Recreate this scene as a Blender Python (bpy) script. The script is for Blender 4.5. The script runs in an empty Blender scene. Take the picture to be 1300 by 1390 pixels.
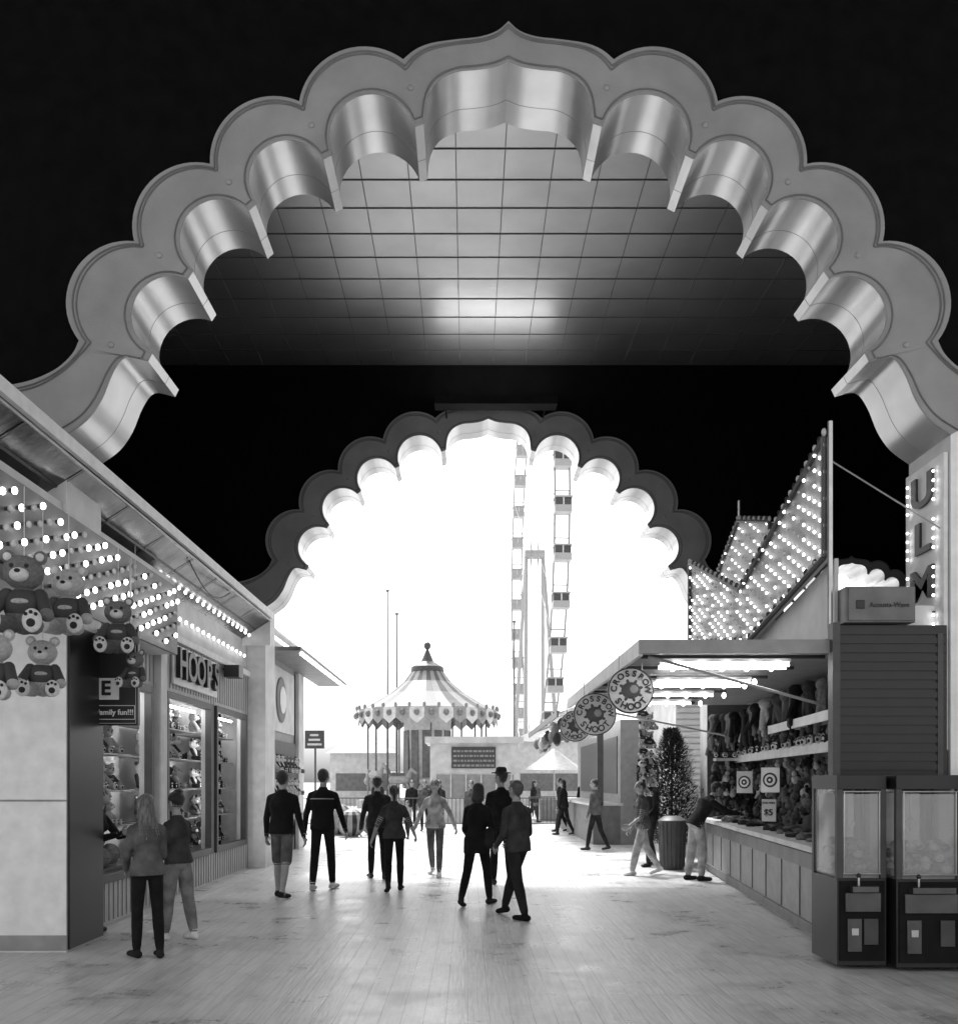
import bpy, math, random
from math import sin, cos, pi, radians
from mathutils import Vector, Matrix, kdtree
random.seed(7)
V = Vector
scene = bpy.context.scene
COL = scene.collection

# ---------------------------------------------------------------- materials
def mat(name, v, rough=.6, metal=0., var=.15, scale=6., bump=0., emit=0., spec=.5, stretch=(1,1,1), bscale=None):
    m = bpy.data.materials.new(name); m.use_nodes = True
    nt = m.node_tree; N = nt.nodes; L = nt.links
    b = N['Principled BSDF']
    b.inputs['Roughness'].default_value = rough
    b.inputs['Metallic'].default_value = metal
    b.inputs['Specular IOR Level'].default_value = spec
    tc = N.new('ShaderNodeTexCoord'); mp = N.new('ShaderNodeMapping')
    mp.inputs['Scale'].default_value = stretch
    L.new(tc.outputs['Object'], mp.inputs['Vector'])
    n = N.new('ShaderNodeTexNoise'); n.inputs['Scale'].default_value = scale; n.inputs['Detail'].default_value = 6
    L.new(mp.outputs[0], n.inputs['Vector'])
    r = N.new('ShaderNodeMapRange')
    r.inputs['From Min'].default_value = .3; r.inputs['From Max'].default_value = .7
    r.inputs['To Min'].default_value = v*(1-var); r.inputs['To Max'].default_value = min(1, v*(1+var))
    L.new(n.outputs['Fac'], r.inputs['Value'])
    L.new(r.outputs[0], b.inputs['Base Color'])
    if bump > 0:
        n2 = N.new('ShaderNodeTexNoise'); n2.inputs['Scale'].default_value = bscale or scale*3; n2.inputs['Detail'].default_value = 4
        L.new(mp.outputs[0], n2.inputs['Vector'])
        bp = N.new('ShaderNodeBump'); bp.inputs['Strength'].default_value = bump; bp.inputs['Distance'].default_value = .02
        L.new(n2.outputs['Fac'], bp.inputs['Height']); L.new(bp.outputs[0], b.inputs['Normal'])
    if emit > 0:
        b.inputs['Emission Color'].default_value = (1, 1, 1, 1)
        b.inputs['Emission Strength'].default_value = emit
    return m

m_wall   = mat('black_wall_paint', .0035, .85, var=.3, spec=.06)
m_archf  = mat('arch_face_paint', .25, .5, var=.14, scale=2.5, bump=.25, bscale=90)
m_soff   = mat('arch_satin_soffit', .66, .30, metal=.55, var=.1, scale=2)
m_trim   = mat('arch_trim', .12, .5)
m_ceil   = mat('ceiling_panel', .36, .36, metal=.93, var=.14, scale=.8, bump=.08, bscale=1.6)
m_tbar   = mat('ceiling_tbar', .12, .5, metal=.5)
m_white  = mat('white_paint', .76, .5, var=.1, bump=.1)
m_offw   = mat('offwhite_paint', .55, .5, var=.16, scale=3, bump=.1)
m_grey   = mat('grey_paint', .26, .5, var=.15)
m_mgrey  = mat('mid_grey_paint', .14, .5, var=.25, scale=4)
m_dgrey  = mat('dark_grey_paint', .055, .5, var=.2)
m_black  = mat('black_paint', .010, .4, var=.2)
m_bmat   = mat('black_matte', .010, .9, var=.3, spec=.2)
m_metal  = mat('brushed_metal', .5, .35, metal=.8, var=.15)
m_dmetal = mat('dark_metal', .10, .35, metal=.7, var=.2)
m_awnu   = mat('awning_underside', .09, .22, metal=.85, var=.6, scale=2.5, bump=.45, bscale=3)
m_panel  = mat('timber_panelling', .5, .6, var=.25, scale=4, stretch=(1, 6, .4), bump=.2)
m_bulb   = mat('lit_bulb', .9, .3, emit=6)
m_bulbs  = mat('small_lit_bulb', .9, .3, emit=3)
m_off    = mat('unlit_bulb', .6, .2)
m_tube   = mat('fluorescent_tube', .9, .3, emit=13)
m_tubew  = mat('display_window_tube', .9, .3, emit=38)
m_glow   = mat('cabinet_backing', .32, .4, emit=.07, var=.3, scale=5)
m_pl     = mat('plush_light', .5, .95, var=.2, scale=30, bump=.8, bscale=120)
m_pm     = mat('plush_mid', .18, .95, var=.25, scale=30, bump=.8, bscale=120)
m_pd     = mat('plush_dark', .03, .95, var=.3, scale=30, bump=.8, bscale=120)
m_pw     = mat('plush_white', .75, .95, var=.1, scale=30, bump=.8, bscale=120)
m_shirt  = mat('toy_shirt', .05, .8)
m_skin   = mat('skin', .28, .5, var=.1, scale=20)
m_skind  = mat('skin_tan', .13, .5, var=.1, scale=20)
m_hairD  = mat('hair_dark', .012, .45, var=.4, scale=40, stretch=(4, 4, .4), bump=.6)
m_hairL  = mat('hair_light', .11, .45, var=.8, scale=14, stretch=(4, 4, .3), bump=1., bscale=30)
m_hairG  = mat('hair_grey', .07, .5, var=.4, scale=30, bump=.5)
m_eye    = mat('eye_dark', .01, .2)
m_lip    = mat('lip', .12, .4)
def cloth(n, v): return mat('cloth_'+n, v, .9, var=.45, scale=7, bump=1., bscale=11, spec=.2)
c_blk = cloth('black', .009); c_dk = cloth('charcoal', .018); c_dg = cloth('dark_grey', .038); c_g = cloth('grey', .09)
c_lg = cloth('light_grey', .33); c_w = cloth('white', .6); c_den = cloth('denim', .08); c_denl = cloth('light_denim', .17)
m_glass = bpy.data.materials.new('cabinet_glass'); m_glass.use_nodes = True
_b = m_glass.node_tree.nodes['Principled BSDF']; _b.inputs['Roughness'].default_value = .05
_b.inputs['Alpha'].default_value = .3; _b.inputs['Base Color'].default_value = (.6, .6, .6, 1)

def deck_mat(name, lo, hi, gap):
    m = bpy.data.materials.new(name); m.use_nodes = True
    nt = m.node_tree; N = nt.nodes; L = nt.links; b = N['Principled BSDF']
    tc = N.new('ShaderNodeTexCoord'); mp = N.new('ShaderNodeMapping'); mp.inputs['Rotation'].default_value = (0, 0, radians(90))
    L.new(tc.outputs['Object'], mp.inputs['Vector'])
    br = N.new('ShaderNodeTexBrick'); br.inputs['Scale'].default_value = 1
    br.inputs['Brick Width'].default_value = 2.4; br.inputs['Row Height'].default_value = .15
    br.inputs['Mortar Size'].default_value = .0035; br.inputs['Mortar Smooth'].default_value = .5
    br.inputs['Color1'].default_value = (lo,)*3+(1,); br.inputs['Color2'].default_value = (hi,)*3+(1,)
    br.inputs['Mortar'].default_value = (gap,)*3+(1,)
    L.new(mp.outputs[0], br.inputs['Vector'])
    n = N.new('ShaderNodeTexNoise'); n.inputs['Scale'].default_value = 1.3; n.inputs['Detail'].default_value = 9; n.inputs['Roughness'].default_value = .7
    L.new(tc.outputs['Object'], n.inputs['Vector'])
    mp2 = N.new('ShaderNodeMapping'); mp2.inputs['Scale'].default_value = (18, 1.2, 1)
    L.new(tc.outputs['Object'], mp2.inputs['Vector'])
    g = N.new('ShaderNodeTexNoise'); g.inputs['Scale'].default_value = 2; g.inputs['Detail'].default_value = 5
    L.new(mp2.outputs[0], g.inputs['Vector'])
    r1 = N.new('ShaderNodeMapRange'); r1.inputs['From Min'].default_value = .36; r1.inputs['From Max'].default_value = .5
    r1.inputs['To Min'].default_value = .68; r1.inputs['To Max'].default_value = 1.0
    L.new(n.outputs['Fac'], r1.inputs['Value'])
    r2 = N.new('ShaderNodeMapRange'); r2.inputs['From Min'].default_value = .3; r2.inputs['From Max'].default_value = .7
    r2.inputs['To Min'].default_value = .82; r2.inputs['To Max'].default_value = 1.1
    L.new(g.outputs['Fac'], r2.inputs['Value'])
    mu = N.new('ShaderNodeMath'); mu.operation = 'MULTIPLY'; L.new(r1.outputs[0], mu.inputs[0]); L.new(r2.outputs[0], mu.inputs[1])
    mx = N.new('ShaderNodeVectorMath'); mx.operation = 'SCALE'; L.new(br.outputs['Color'], mx.inputs[0]); L.new(mu.outputs[0], mx.inputs['Scale'])
    L.new(mx.outputs[0], b.inputs['Base Color'])
    rr = N.new('ShaderNodeMapRange'); rr.inputs['From Min'].default_value = .3; rr.inputs['From Max'].default_value = .7; rr.inputs['To Min'].default_value = .2; rr.inputs['To Max'].default_value = .5
    L.new(n.outputs['Fac'], rr.inputs['Value']); L.new(rr.outputs[0], b.inputs['Roughness'])
    bp = N.new('ShaderNodeBump'); bp.inputs['Strength'].default_value = .25; bp.inputs['Distance'].default_value = .01
    ad = N.new('ShaderNodeMath'); ad.operation = 'SUBTRACT'; L.new(g.outputs['Fac'], ad.inputs[0]); L.new(br.outputs['Fac'], ad.inputs[1])
    L.new(ad.outputs[0], bp.inputs['Height']); L.new(bp.outputs[0], b.inputs['Normal'])
    return m
m_deck = deck_mat('weathered_deck', .52, .60, .28)
m_ground = mat('pale_sand', .5, .8, var=.15, scale=.2)

# ---------------------------------------------------------------- mesh builder
class MB:
    def __init__(s): s.v = []; s.f = []; s.m = []; s.mats = []
    def mi(s, m):
        if m not in s.mats: s.mats.append(m)
        return s.mats.index(m)
    def add(s, vs, fs, m, M=None):
        o = len(s.v); k = s.mi(m)
        s.v += [tuple(M @ V(p)) if M is not None else tuple(p) for p in vs]
        s.f += [tuple(i+o for i in f) for f in fs]; s.m += [k]*len(fs)
    def box(s, x0, x1, y0, y1, z0, z1, m, M=None):
        vs = [(x, y, z) for z in (z0, z1) for y in (y0, y1) for x in (x0, x1)]
        s.add(vs, [(0, 2, 3, 1), (4, 5, 7, 6), (0, 1, 5, 4), (1, 3, 7, 5), (3, 2, 6, 7), (2, 0, 4, 6)], m, M)
    def loft(s, rings, m, n=16, caps=True, M=None):
        vs = []; fs = []
        for c, ax, ay in rings:
            for i in range(n):
                t = 2*pi*i/n; vs.append(V(c)+V(ax)*cos(t)+V(ay)*sin(t))
        R = len(rings)
        for r in range(R-1):
            for i in range(n):
                j = (i+1) % n; fs.append((r*n+i, r*n+j, (r+1)*n+j, (r+1)*n+i))
        if caps:
            fs.append(tuple(range(n-1, -1, -1))); fs.append(tuple((R-1)*n+i for i in range(n)))
        s.add(vs, fs, m, M)
    def frame(s, d):
        d = V(d).normalized(); a = V((0, 0, 1)) if abs(d.z) < .9 else V((1, 0, 0))
        x = d.cross(a).normalized(); return x, d.cross(x).normalized()*-1
    def tube(s, p, q, r0, r1, m, n=8, M=None):
        p = V(p); q = V(q); x, y = s.frame(q-p)
        if x.cross(y).dot(q-p) < 0: y = -y
        s.loft([(p, x*r0, y*r0), (q, x*r1, y*r1)], m, n, True, M)
    def caps(s, p, r0, q, r1, m, n=14, M=None):
        p = V(p); q = V(q); d = (q-p).normalized(); x, y = s.frame(d)
        if x.cross(y).dot(d) < 0: y = -y
        rings = []
        for t in (-80, -55, -28): a = radians(t); rings.append((p+d*r0*sin(a), r0*cos(a)))
        L = (q-p).length; k = max(1, int(L/.03))
        for i in range(k+1): f = i/k; rings.append((p.lerp(q, f), r0+(r1-r0)*f))
        for t in (28, 55, 80): a = radians(t); rings.append((q+d*r1*sin(a), r1*cos(a)))
        s.loft([(c, x*r, y*r) for c, r in rings], m, n, True, M)
    def ell(s, c, r, m, nu=12, nv=8, R=None, M=None):
        c = V(c); rings = []
        for i in range(nv+1):
            a = -pi/2+pi*i/nv; a = max(-pi/2+.08, min(pi/2-.08, a))
            cc = V((0, 0, r[2]*sin(a))); ax = V((r[0]*cos(a), 0, 0)); ay = V((0, r[1]*cos(a), 0))
            if R is not None: cc = R @ cc; ax = R @ ax; ay = R @ ay
            rings.append((c+cc, ax, ay))
        s.loft(rings, m, nu, True, M)
    def prism(s, pts, off, m, m2=None):
        n = len(pts); a = [V(p) for p in pts]; b = [p+V(off) for p in a]
        s.add(a, [tuple(range(n))], m); s.add(b, [tuple(range(n-1, -1, -1))], m)
        s.add(a+b, [((i+1) % n, i, n+i, n+(i+1) % n) for i in range(n)], m2 or m)
    def mesh(s, name, smooth=True, ang=38):
        me = bpy.data.meshes.new(name); me.from_pydata(s.v, [], s.f)
        for m in s.mats: me.materials.append(m)
        me.polygons.foreach_set('material_index', s.m)
        if smooth:
            me.polygons.foreach_set('use_smooth', [True]*len(s.f)); me.update()
            try: me.set_sharp_from_angle(angle=radians(ang))
            except Exception: pass
        me.update(); return me
    def done(s, name, parent=None, bevel=0, loc=None, smooth=True):
        ob = bpy.data.objects.new(name, s.mesh(name, smooth)); COL.objects.link(ob)
        if parent: ob.parent = parent
        if loc: ob.location = loc
        if bevel:
            b = ob.modifiers.new('bevel', 'BEVEL'); b.width = bevel; b.segments = 2; b.limit_method = 'ANGLE'
        return ob
def empty(name, loc=(0, 0, 0), parent=None):
    e = bpy.data.objects.new(name, None); e.location = loc; COL.objects.link(e); e.empty_display_size = .1
    if parent: e.parent = parent
    return e
def inst(name, me, loc, rz=0, sc=1, parent=None, rx=0):
    o = bpy.data.objects.new(name, me); o.location = loc; o.rotation_euler = (rx, 0, rz); o.scale = (sc,)*3
    COL.objects.link(o)
    if parent: o.parent = parent
    return o
def text(body, size, loc, rot, m, parent=None, name='lettering', ext=.006, sx=1.0, bold=0):
    c = bpy.data.curves.new(name, 'FONT'); c.body = body; c.size = size; c.align_x = 'CENTER'; c.align_y = 'CENTER'
    c.extrude = ext; c.offset = bold
    o = bpy.data.objects.new(name, c); o.location = loc; o.rotation_euler = [radians(a) for a in rot]; o.scale = (sx, 1, 1)
    c.materials.append(m); COL.objects.link(o)
    if parent: o.parent = parent
    return o
CAMF = (90, 0, 0); LEFTW = (90, 0, 90); RIGHTW = (90, 0, -90)

# ---------------------------------------------------------------- ground
g = MB(); g.box(-1500, 1500, -300, 3000, -.6, -.3, m_ground); g.done('ground')
g = MB(); g.box(-30, 30, -12, 125, -.3, 0, m_deck); g.done('boardwalk_deck', smooth=False)

# ---------------------------------------------------------------- scalloped arches
PX = 9/1300.
def arc(p, q, k, n):
    p = V(p); q = V(q); ch = (q-p); c = ch.length; s = k*c; R = (c*c/4+s*s)/(2*s)
    nrm = V((-ch.y, ch.x)).normalized(); mid = (p+q)/2
    if nrm.dot(mid-V((0, 450))) < 0: nrm = -nrm
    ctr = mid+nrm*(s-R); h = math.asin(min(1, c/2/R))
    if s > R: h = pi-h
    ex = ch.normalized(); out = []
    for i in range(1, n+1):
        t = -h+2*h*i/n; out.append(ctr+ex*(R*sin(t))+nrm*(R*cos(t)))
    return out
def cat(P, n):
    P = [V(p) for p in P]; P = [P[0]*2-P[1]]+P+[P[-1]*2-P[-2]]; out = []
    for i in range(1, len(P)-2):
        a, b, c, d = P[i-1:i+3]
        for j in range(1, n+1):
            t = j/n; out.append(.5*((2*b)+(c-a)*t+(2*a-5*b+4*c-d)*t*t+(3*b-a-3*c+d)*t**3))
    return out
NL = 20
ic = [V((121, 894)), V((246, 850)), V((348, 782)), V((432, 690)), V((487, 578))]
tg = [(V(ic[min(i+1, 4)])-V(ic[max(i-1, 0)])).normalized() for i in range(5)]
H_ = 6
ci = [(0, 981), (20, 973), (45, 969), (72, 966), (97, 953), (111, 930), tuple(ic[0]-tg[0]*H_)]
co = [(0, 1034), (15, 1021), (38, 1013), (72, 1009), (105, 1004), (127, 995), (143, 982)]
inner = [V(ci[0])]+cat(ci, 3)
for i in range(4):
    inner.append(ic[i]+tg[i]*H_)
    inner += arc(ic[i]+tg[i]*H_, ic[i+1]-tg[i+1]*H_, (.53, .52, .51, .47)[i], NL)
inner.append(ic[4]+tg[4]*H_)
inner += cat([tuple(ic[4]+tg[4]*H_), (520, 578), (538, 556), (553, 520), (572, 493), (600, 472)], 4)
outer = [V(co[0])]+cat(co, 3)
for a, b, k in (((143, 982), (284, 925), .28), ((284, 925), (405, 840), .28), ((405, 840), (508, 735), .28), ((508, 735), (583, 600), .33)): outer += [V(a)]+arc(a, b, k, NL)
outer.append(V((583, 600)))
outer += cat([(583, 600), (592, 582), (612, 563), (640, 549), (670, 541), (720, 535)], 4)
def full(h): return [V((-p.x, p.y)) for p in reversed(h[1:])]+list(h)
INN, OUT = full(inner), full(outer)
CUSP = [(121, 896, 143, 982), (246, 853, 284, 925), (348, 785, 405, 840), (432, 692, 508, 735), (486, 587, 583, 600)]
def arch(name, cx, y, s=1., zb=1.6, dep=.85, face=m_archf):
    k = PX*s
    W = lambda p, yy=y: V((cx+p.x*k, yy, zb+p.y*k))
    root = empty(name, (0, 0, 0)); b = MB()
    n = len(INN)
    def dn(x, yy): return V((cx+x*k, yy, 0))
    for yy, flip in ((y, False), (y+dep, True)):
        a = [W(p, yy) for p in INN]; c = [W(p, yy) for p in OUT]
        fs = [(i, i+1, n+i+1, n+i) for i in range(n-1)]
        if flip: fs = [tuple(reversed(f)) for f in fs]
        b.add(a+c, fs, face)
        for sg in (-1, 1):
            i = 0 if sg < 0 else n-1
            q = [a[i], c[i], dn(sg*720, yy), dn(sg*600, yy)]
            f = (0, 1, 2, 3) if (sg > 0) != flip else (3, 2, 1, 0)
            b.add(q, [f], m_white)
    fi = [W(p) for p in INN]; bi = [W(p, y+dep) for p in INN]
    b.add(fi+bi, [(i, n+i, n+i+1, i+1) for i in range(n-1)], m_soff)
    for sg in (-1, 1):
        i = 0 if sg < 0 else n-1
        q = [fi[i], bi[i], dn(sg*600, y+dep), dn(sg*600, y)]
        b.add(q, [(0, 1, 2, 3)], m_offw)
    fo = [W(p) for p in OUT]; bo = [W(p, y+dep) for p in OUT]
    b.add(fo+bo, [(i, i+1, n+i+1, n+i) for i in range(n-1)], m_soff)
    b.done('arch_band', root)
    t = MB()
    for f in (.10, .16, .91):
        pl = [W(a.lerp(c, f), y-.003) for a, c in zip(OUT, INN)]
        for i in range(0, n-1):
            if (pl[i+1]-pl[i]).length > 1e-4: t.tube(pl[i], pl[i+1], .009*s, .009*s, m_trim, 5)
    for i in range(0, n-1):
        if (fi[i+1]-fi[i]).length > 1e-4: t.tube(fi[i], fi[i+1], .011*s, .011*s, face, 5)
    mi_ = [W(p, y+dep*.62) for p in INN]   # sheet-metal seam on the soffit
    for i in range(0, n-1):
        if (mi_[i+1]-mi_[i]).length > 1e-4: t.tube(mi_[i], mi_[i+1], .003*s, .003*s, m_grey, 4)
    for cu in CUSP:
        for sg in (-1, 1):
            p = V((sg*(cu[0]*.45+cu[2]*.55), cu[1]*.45+cu[3]*.55)); w = W(p, y-.003)
            t.ell(w, (.03*s, .015*s, .03*s), m_grey)
    t.done('arch_mouldings', root)
    return root
def archwall(name, cx, y, xl, xr, H, s=1., zb=1.6, dep=.7, yo=.06):
    k = PX*s; b = MB()
    pts = [(xl, 0), (xl, H), (xr, H), (xr, 0), (cx+718*k, 0)]+[(cx+p.x*k*.999, zb+p.y*k) for p in reversed(OUT)]+[(cx-718*k, 0)]
    pp = [pts[0]]
    for p in pts[1:]:
        if abs(p[0]-pp[-1][0])+abs(p[1]-pp[-1][1]) > 1e-5: pp.append(p)
    b.prism([V((x, y+yo, z)) for x, z in pp], (0, dep, 0), m_wall)
    return b.done(name, smooth=False)
CX = .381; D1 = 9.; D2 = 17.86
arch('scalloped_arch', CX, D1)
arch('scalloped_arch', CX, D2)
arch('scalloped_arch', 7.16, D2, .36, 3.25)
archwall('arcade_wall', CX, D1, -14, 14, 13)
archwall('arcade_wall', CX, D2, -9.5, 5.37, 9.6)
archwall('arcade_wall', 7.16, D2, 5.375, 11, 9.6, .36, 3.25)
b = MB(); b.box(-9.7, -9.5, 9.8, 18, 0, 9.6, m_wall); b.done('side_wall')
b = MB(); b.box(10.8, 11, 9.8, 17.85, 0, 9.6, m_wall); b.done('side_wall')
b = MB(); b.box(-14, 14, -1, 9.0, 12.9, 13.1, m_wall); b.done('sky_blocking_canopy')  # unseen overhead slab, added to block sky light on the arch front
ce = empty('arcade_ceiling')
b = MB(); b.box(-9.5, 10.8, 9.77, 17.9, 9.4, 9.6, m_ceil); b.done('ceiling_panels', ce, smooth=False)
b = MB()
x = -9.3
while x < 10.7: b.box(x-.006, x+.006, 9.8, 17.85, 9.391, 9.399, m_tbar); x += .61
yy = 9.95
while yy < 17.8: b.box(-9.4, 10.7, yy-.006, yy+.006, 9.389, 9.397, m_tbar); yy += .61
b.done('ceiling_grid', ce, smooth=False)
# invented trough and lamp above the far arch, added to brighten the ceiling
e = empty('added_uplight_trough', (.5, 17.3, 8.5)); b = MB()
b.box(-1.1, 1.1, -.14, .14, -.12, -.08, m_bmat); b.box(-1.1, 1.1, -.16, -.14, -.12, .02, m_bmat); b.box(-1.1, 1.1, .14, .16, -.12, .02, m_bmat)
for x in (-.9, .9): b.tube((x, .14, -.1), (x, .62, -.1), .015, .015, m_bmat)
b.done('housing', e)
l = bpy.data.lights.new('added_uplight_lamp', 'AREA'); l.shape = 'RECTANGLE'; l.size = 2.1; l.size_y = .24; l.energy = 34
o = bpy.data.objects.new('added_uplight_lamp', l); COL.objects.link(o); o.parent = e; o.location = (0, 0, -.06); o.rotation_euler = (radians(180+12), 0, 0)

# bulb letters on the corridor face of right pier
sg = empty('bulb_letter_sign')
xf = CX+600*PX
b = MB(); b.box(xf-.05, xf-.004, D1+.03, D1+.82, 1.9, 4.72, m_white)
b.done('sign_board', sg, bevel=.01)
zz = 4.45
for ch in 'ULMZUN':
    text(ch, .42, (xf-.065, D1+.43, zz), RIGHTW, m_dgrey, sg, sx=1.6, ext=.012, bold=.012)
    bb = MB()
    for sx_ in (.16, .7):
        for i in range(4): bb.ell((xf-.085, D1+sx_, zz-.14+.09*i), (.014, .014, .014), m_bulb, 8, 6)
    bb.done('bulbs', sg); zz -= .46

# ---------------------------------------------------------------- plush toys
def plush(name, body, light, shirt=None, panda=False):
    b = MB(); E = lambda c, r, m: b.ell(c, r, m, 14, 10)
    limb = m_pd if panda else body
    E((0, 0, .3), (.2, .17, .26), body)
    if shirt: E((0, -.005, .34), (.212, .185, .2), shirt); E((0, -.165, .37), (.09, .03, .035), m_pl)
    E((0, -.02, .7), (.21, .185, .185), body); E((0, -.18, .65), (.1, .075, .075), light)
    E((0, -.25, .68), (.032, .02, .022), m_pd)
    for s in (-1, 1):
        E((s*.075, -.185, .745), (.024 if not panda else .05, .02, .024 if not panda else .05), m_pd)
        E((s*.165, 0, .87), (.075, .04, .075), limb); E((s*.165, -.03, .87), (.045, .02, .045), light if not panda else limb)
        b.caps((s*.17, -.02, .46), .075, (s*.27, -.17, .26), .07, shirt if shirt else limb, 10)
        E((s*.28, -.19, .23), (.075, .075, .075), limb)
        b.caps((s*.12, -.08, .13), .1, (s*.2, -.36, .11), .09, limb, 10)
        E((s*.2, -.43, .13), (.1, .05, .125), light if not panda else limb)
        for dx, dz, r in ((0, -.03, .045), (-.05, .06, .02), (0, .08, .02), (.05, .06, .02)):
            E((s*.2+dx, -.475, .13+dz), (r, .015, r), m_pd if not panda else m_pw)
    return b.mesh(name)
PB1 = plush('plush_bear', m_pm, m_pw, m_shirt); PB2 = plush('plush_bear_light', m_pl, m_pw, m_shirt)
PB3 = plush('plush_bear_plain', m_pl, m_pw); PAN = plush('plush_panda', m_pw, m_pw, None, True); PB4 = plush('plush_bear_dark', m_pd, m_pl)
def hang_bear(me, x, y, z, sc, rz, top=3.95):
    o = inst('teddy_bear', me, (x, y, z), rz, sc)
    c = MB(); c.tube((0, 0, .88), (0, 0, (top-z)/sc), .006, .006, m_pw, 5); c.done('hanging_cord', o)
hang_bear(PB1, -3.52, 7.6, 2.74, .74, .15); hang_bear(PB2, -3.5, 8.4, 2.86, .68, .1); hang_bear(PB1, -3.45, 9.45, 2.84, .62, .2)
hang_bear(PB2, -3.55, 8.0, 2.29, .56, .25); hang_bear(PB1, -3.30, 9.5, 2.52, .42, -.1); hang_bear(PB2, -3.6, 7.3, 2.2, .6, .1)

# ---------------------------------------------------------------- left games stall
st = empty('basketball_game_stall')
XW = -4.1
wins = [(10.3, 12.3), (13.0, 15.15), (15.55, 17.5)]
b = MB()
segs = [9.9]+[v for w in wins for v in w]+[18.6]
for i in range(0, len(segs), 2):
    b.box(XW-.12, XW, segs[i], segs[i+1], 0, 3.6, m_panel)
for w in wins:
    b.box(XW-.12, XW-.002, w[0], w[1], 2.78, 3.6, m_panel); b.box(XW-.12, XW-.002, w[0], w[1], 0, .52, m_panel)
y = 9.95
while y < 18.6:
    inw = any(w[0]-.05 < y < w[1]+.05 for w in wins)
    if inw: b.box(XW, XW+.01, y, y+.014, .02, .46, m_grey); b.box(XW, XW+.01, y, y+.014, 2.9, 3.55, m_grey)
    else: b.box(XW, XW+.01, y, y+.014, .02, 3.55, m_grey)
    y += .14
b.done('wall', st, smooth=False)
b = MB()
for w in wins:
    for (y0, y1, z0, z1) in ((w[0]-.08, w[0]+.02, .46, 2.84), (w[1]-.02, w[1]+.08, .46, 2.84), (w[0]+.02, w[1]-.02, 2.74, 2.84), (w[0]+.02, w[1]-.02, .46, .56)):
        b.box(XW-.05, XW+.05, y0, y1, z0, z1, m_dgrey)
    for z in (1.05, 1.5, 1.95, 2.38): b.box(XW-.65, XW-.18, w[0], w[1], z-.02, z, m_grey)
b.box(XW-.02, XW+.1, 12.5, 12.75, .02, 3.5, m_offw)
b.box(XW-.02, XW+.1, 17.9, 18.5, 0, 4.2, m_offw)
b.box(XW+.0, XW+.06, 9.9, 18.6, 3.56, 3.66, m_white)
b.box(-3.768, -3.75, 9.02, 9.86, .02, 3.1, m_black)
b.box(-4.6, -3.76, 8.975, 8.998, .02, .16, m_grey); b.box(-4.6, -3.76, 8.985, 8.998, 1.42, 1.435, m_grey)
b.done('window_frames', st, bevel=.006)
b = MB(); b.box(-7.2, -7.1, 9.9, 18.6, 0, 3.6, m_grey); b.box(-7.1, XW-.12, 18.5, 18.6, 0, 3.6, m_grey); b.box(-7.1, XW-.12, 9.9, 9.95, 0, 3.6, m_grey)
b.box(XW-.75, XW-.7, 10, 18.5, .3, 3., m_offw)
b.box(-7.1, XW-.12, 9.95, 18.5, 3.5, 3.56, m_offw); b.done('interior', st, smooth=False)
b = MB()
for w in wins:
    b.tube((XW-.2, w[0]+.1, 2.70), (XW-.2, w[1]-.1, 2.70), .016, .016, m_tubew, 8)
    b.tube((XW-.17, w[0]+.06, .7), (XW-.17, w[0]+.06, 2.6), .012, .012, m_tubew, 8)
b.done('strip_lights', st)
dsp = empty('plush_toy_display')
for wi, w in enumerate(wins):
    for z in (.56, 1.05, 1.5, 1.95, 2.38):
        y = w[0]+.2
        if wi == 0 and z < 1.: continue
        while y < w[1]-.12:
            me = random.choice([PAN, PAN, PB3, PB1, PB2, PB4, PAN] if wi else [PB3, PB2, PB3, PB1])
            inst('toy', me, (XW-.42, y, z), radians(90)+random.uniform(-.6, .4), random.uniform(.34, .43), dsp); y += random.uniform(.27, .33)
for i, (y, z) in enumerate(((10.75, .75), (11.1, .72), (11.5, .74), (10.9, .95))):
    b = MB(); b.ell((0, 0, 0), (.12, .12, .12), m_pm, 20, 14)
    for R in (Matrix.Rotation(0, 3, 'X'), Matrix.Rotation(pi/2, 3, 'X'), Matrix.Rotation(pi/2, 3, 'Y')):
        pr = None
        for k in range(25):
            t = 2*pi*k/24; p = R @ V((.121*cos(t), .121*sin(t), 0))
            if pr is not None: b.tube(pr, p, .003, .003, m_black, 4)
            pr = p
    b.done('basketball', loc=(XW-.2+.05*(i % 2), y, z))
b = MB(); b.box(XW-.6, XW-.08, 10.35, 12.25, .4, .6, m_dgrey); b.done('ball_trough', st)
b = MB()
for i in range(16): b.tube((XW-.66, 10.6+i*.1, .6), (XW-.66, 10.6+i*.1+.4, 2.7), .004, .004, m_pw, 4); b.tube((XW-.66, 11.0+i*.1, .6), (XW-.66, 10.6+i*.1, 2.7), .004, .004, m_pw, 4)
b.done('net', st)
b = MB()
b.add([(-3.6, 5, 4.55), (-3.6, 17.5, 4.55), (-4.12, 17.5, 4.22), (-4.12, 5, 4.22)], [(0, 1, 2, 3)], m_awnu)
b.add([(-3.6, 5, 4.7), (-3.6, 17.5, 4.7), (-7.2, 17.5, 4.9), (-7.2, 5, 4.9)], [(3, 2, 1, 0)], m_grey)
b.box(-3.6, -3.55, 5, 17.5, 4.58, 4.7, m_white); b.box(-7.2, -3.6, 17.45, 17.5, 4.1, 4.69, m_white)
y = 5.4
while y < 17.4:
    b.add([(-3.6, y, 4.54), (-3.6, y+.025, 4.54), (-4.12, y+.025, 4.2), (-4.12, y, 4.2)], [(0, 1, 2, 3)], m_black); y += 1.2
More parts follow.
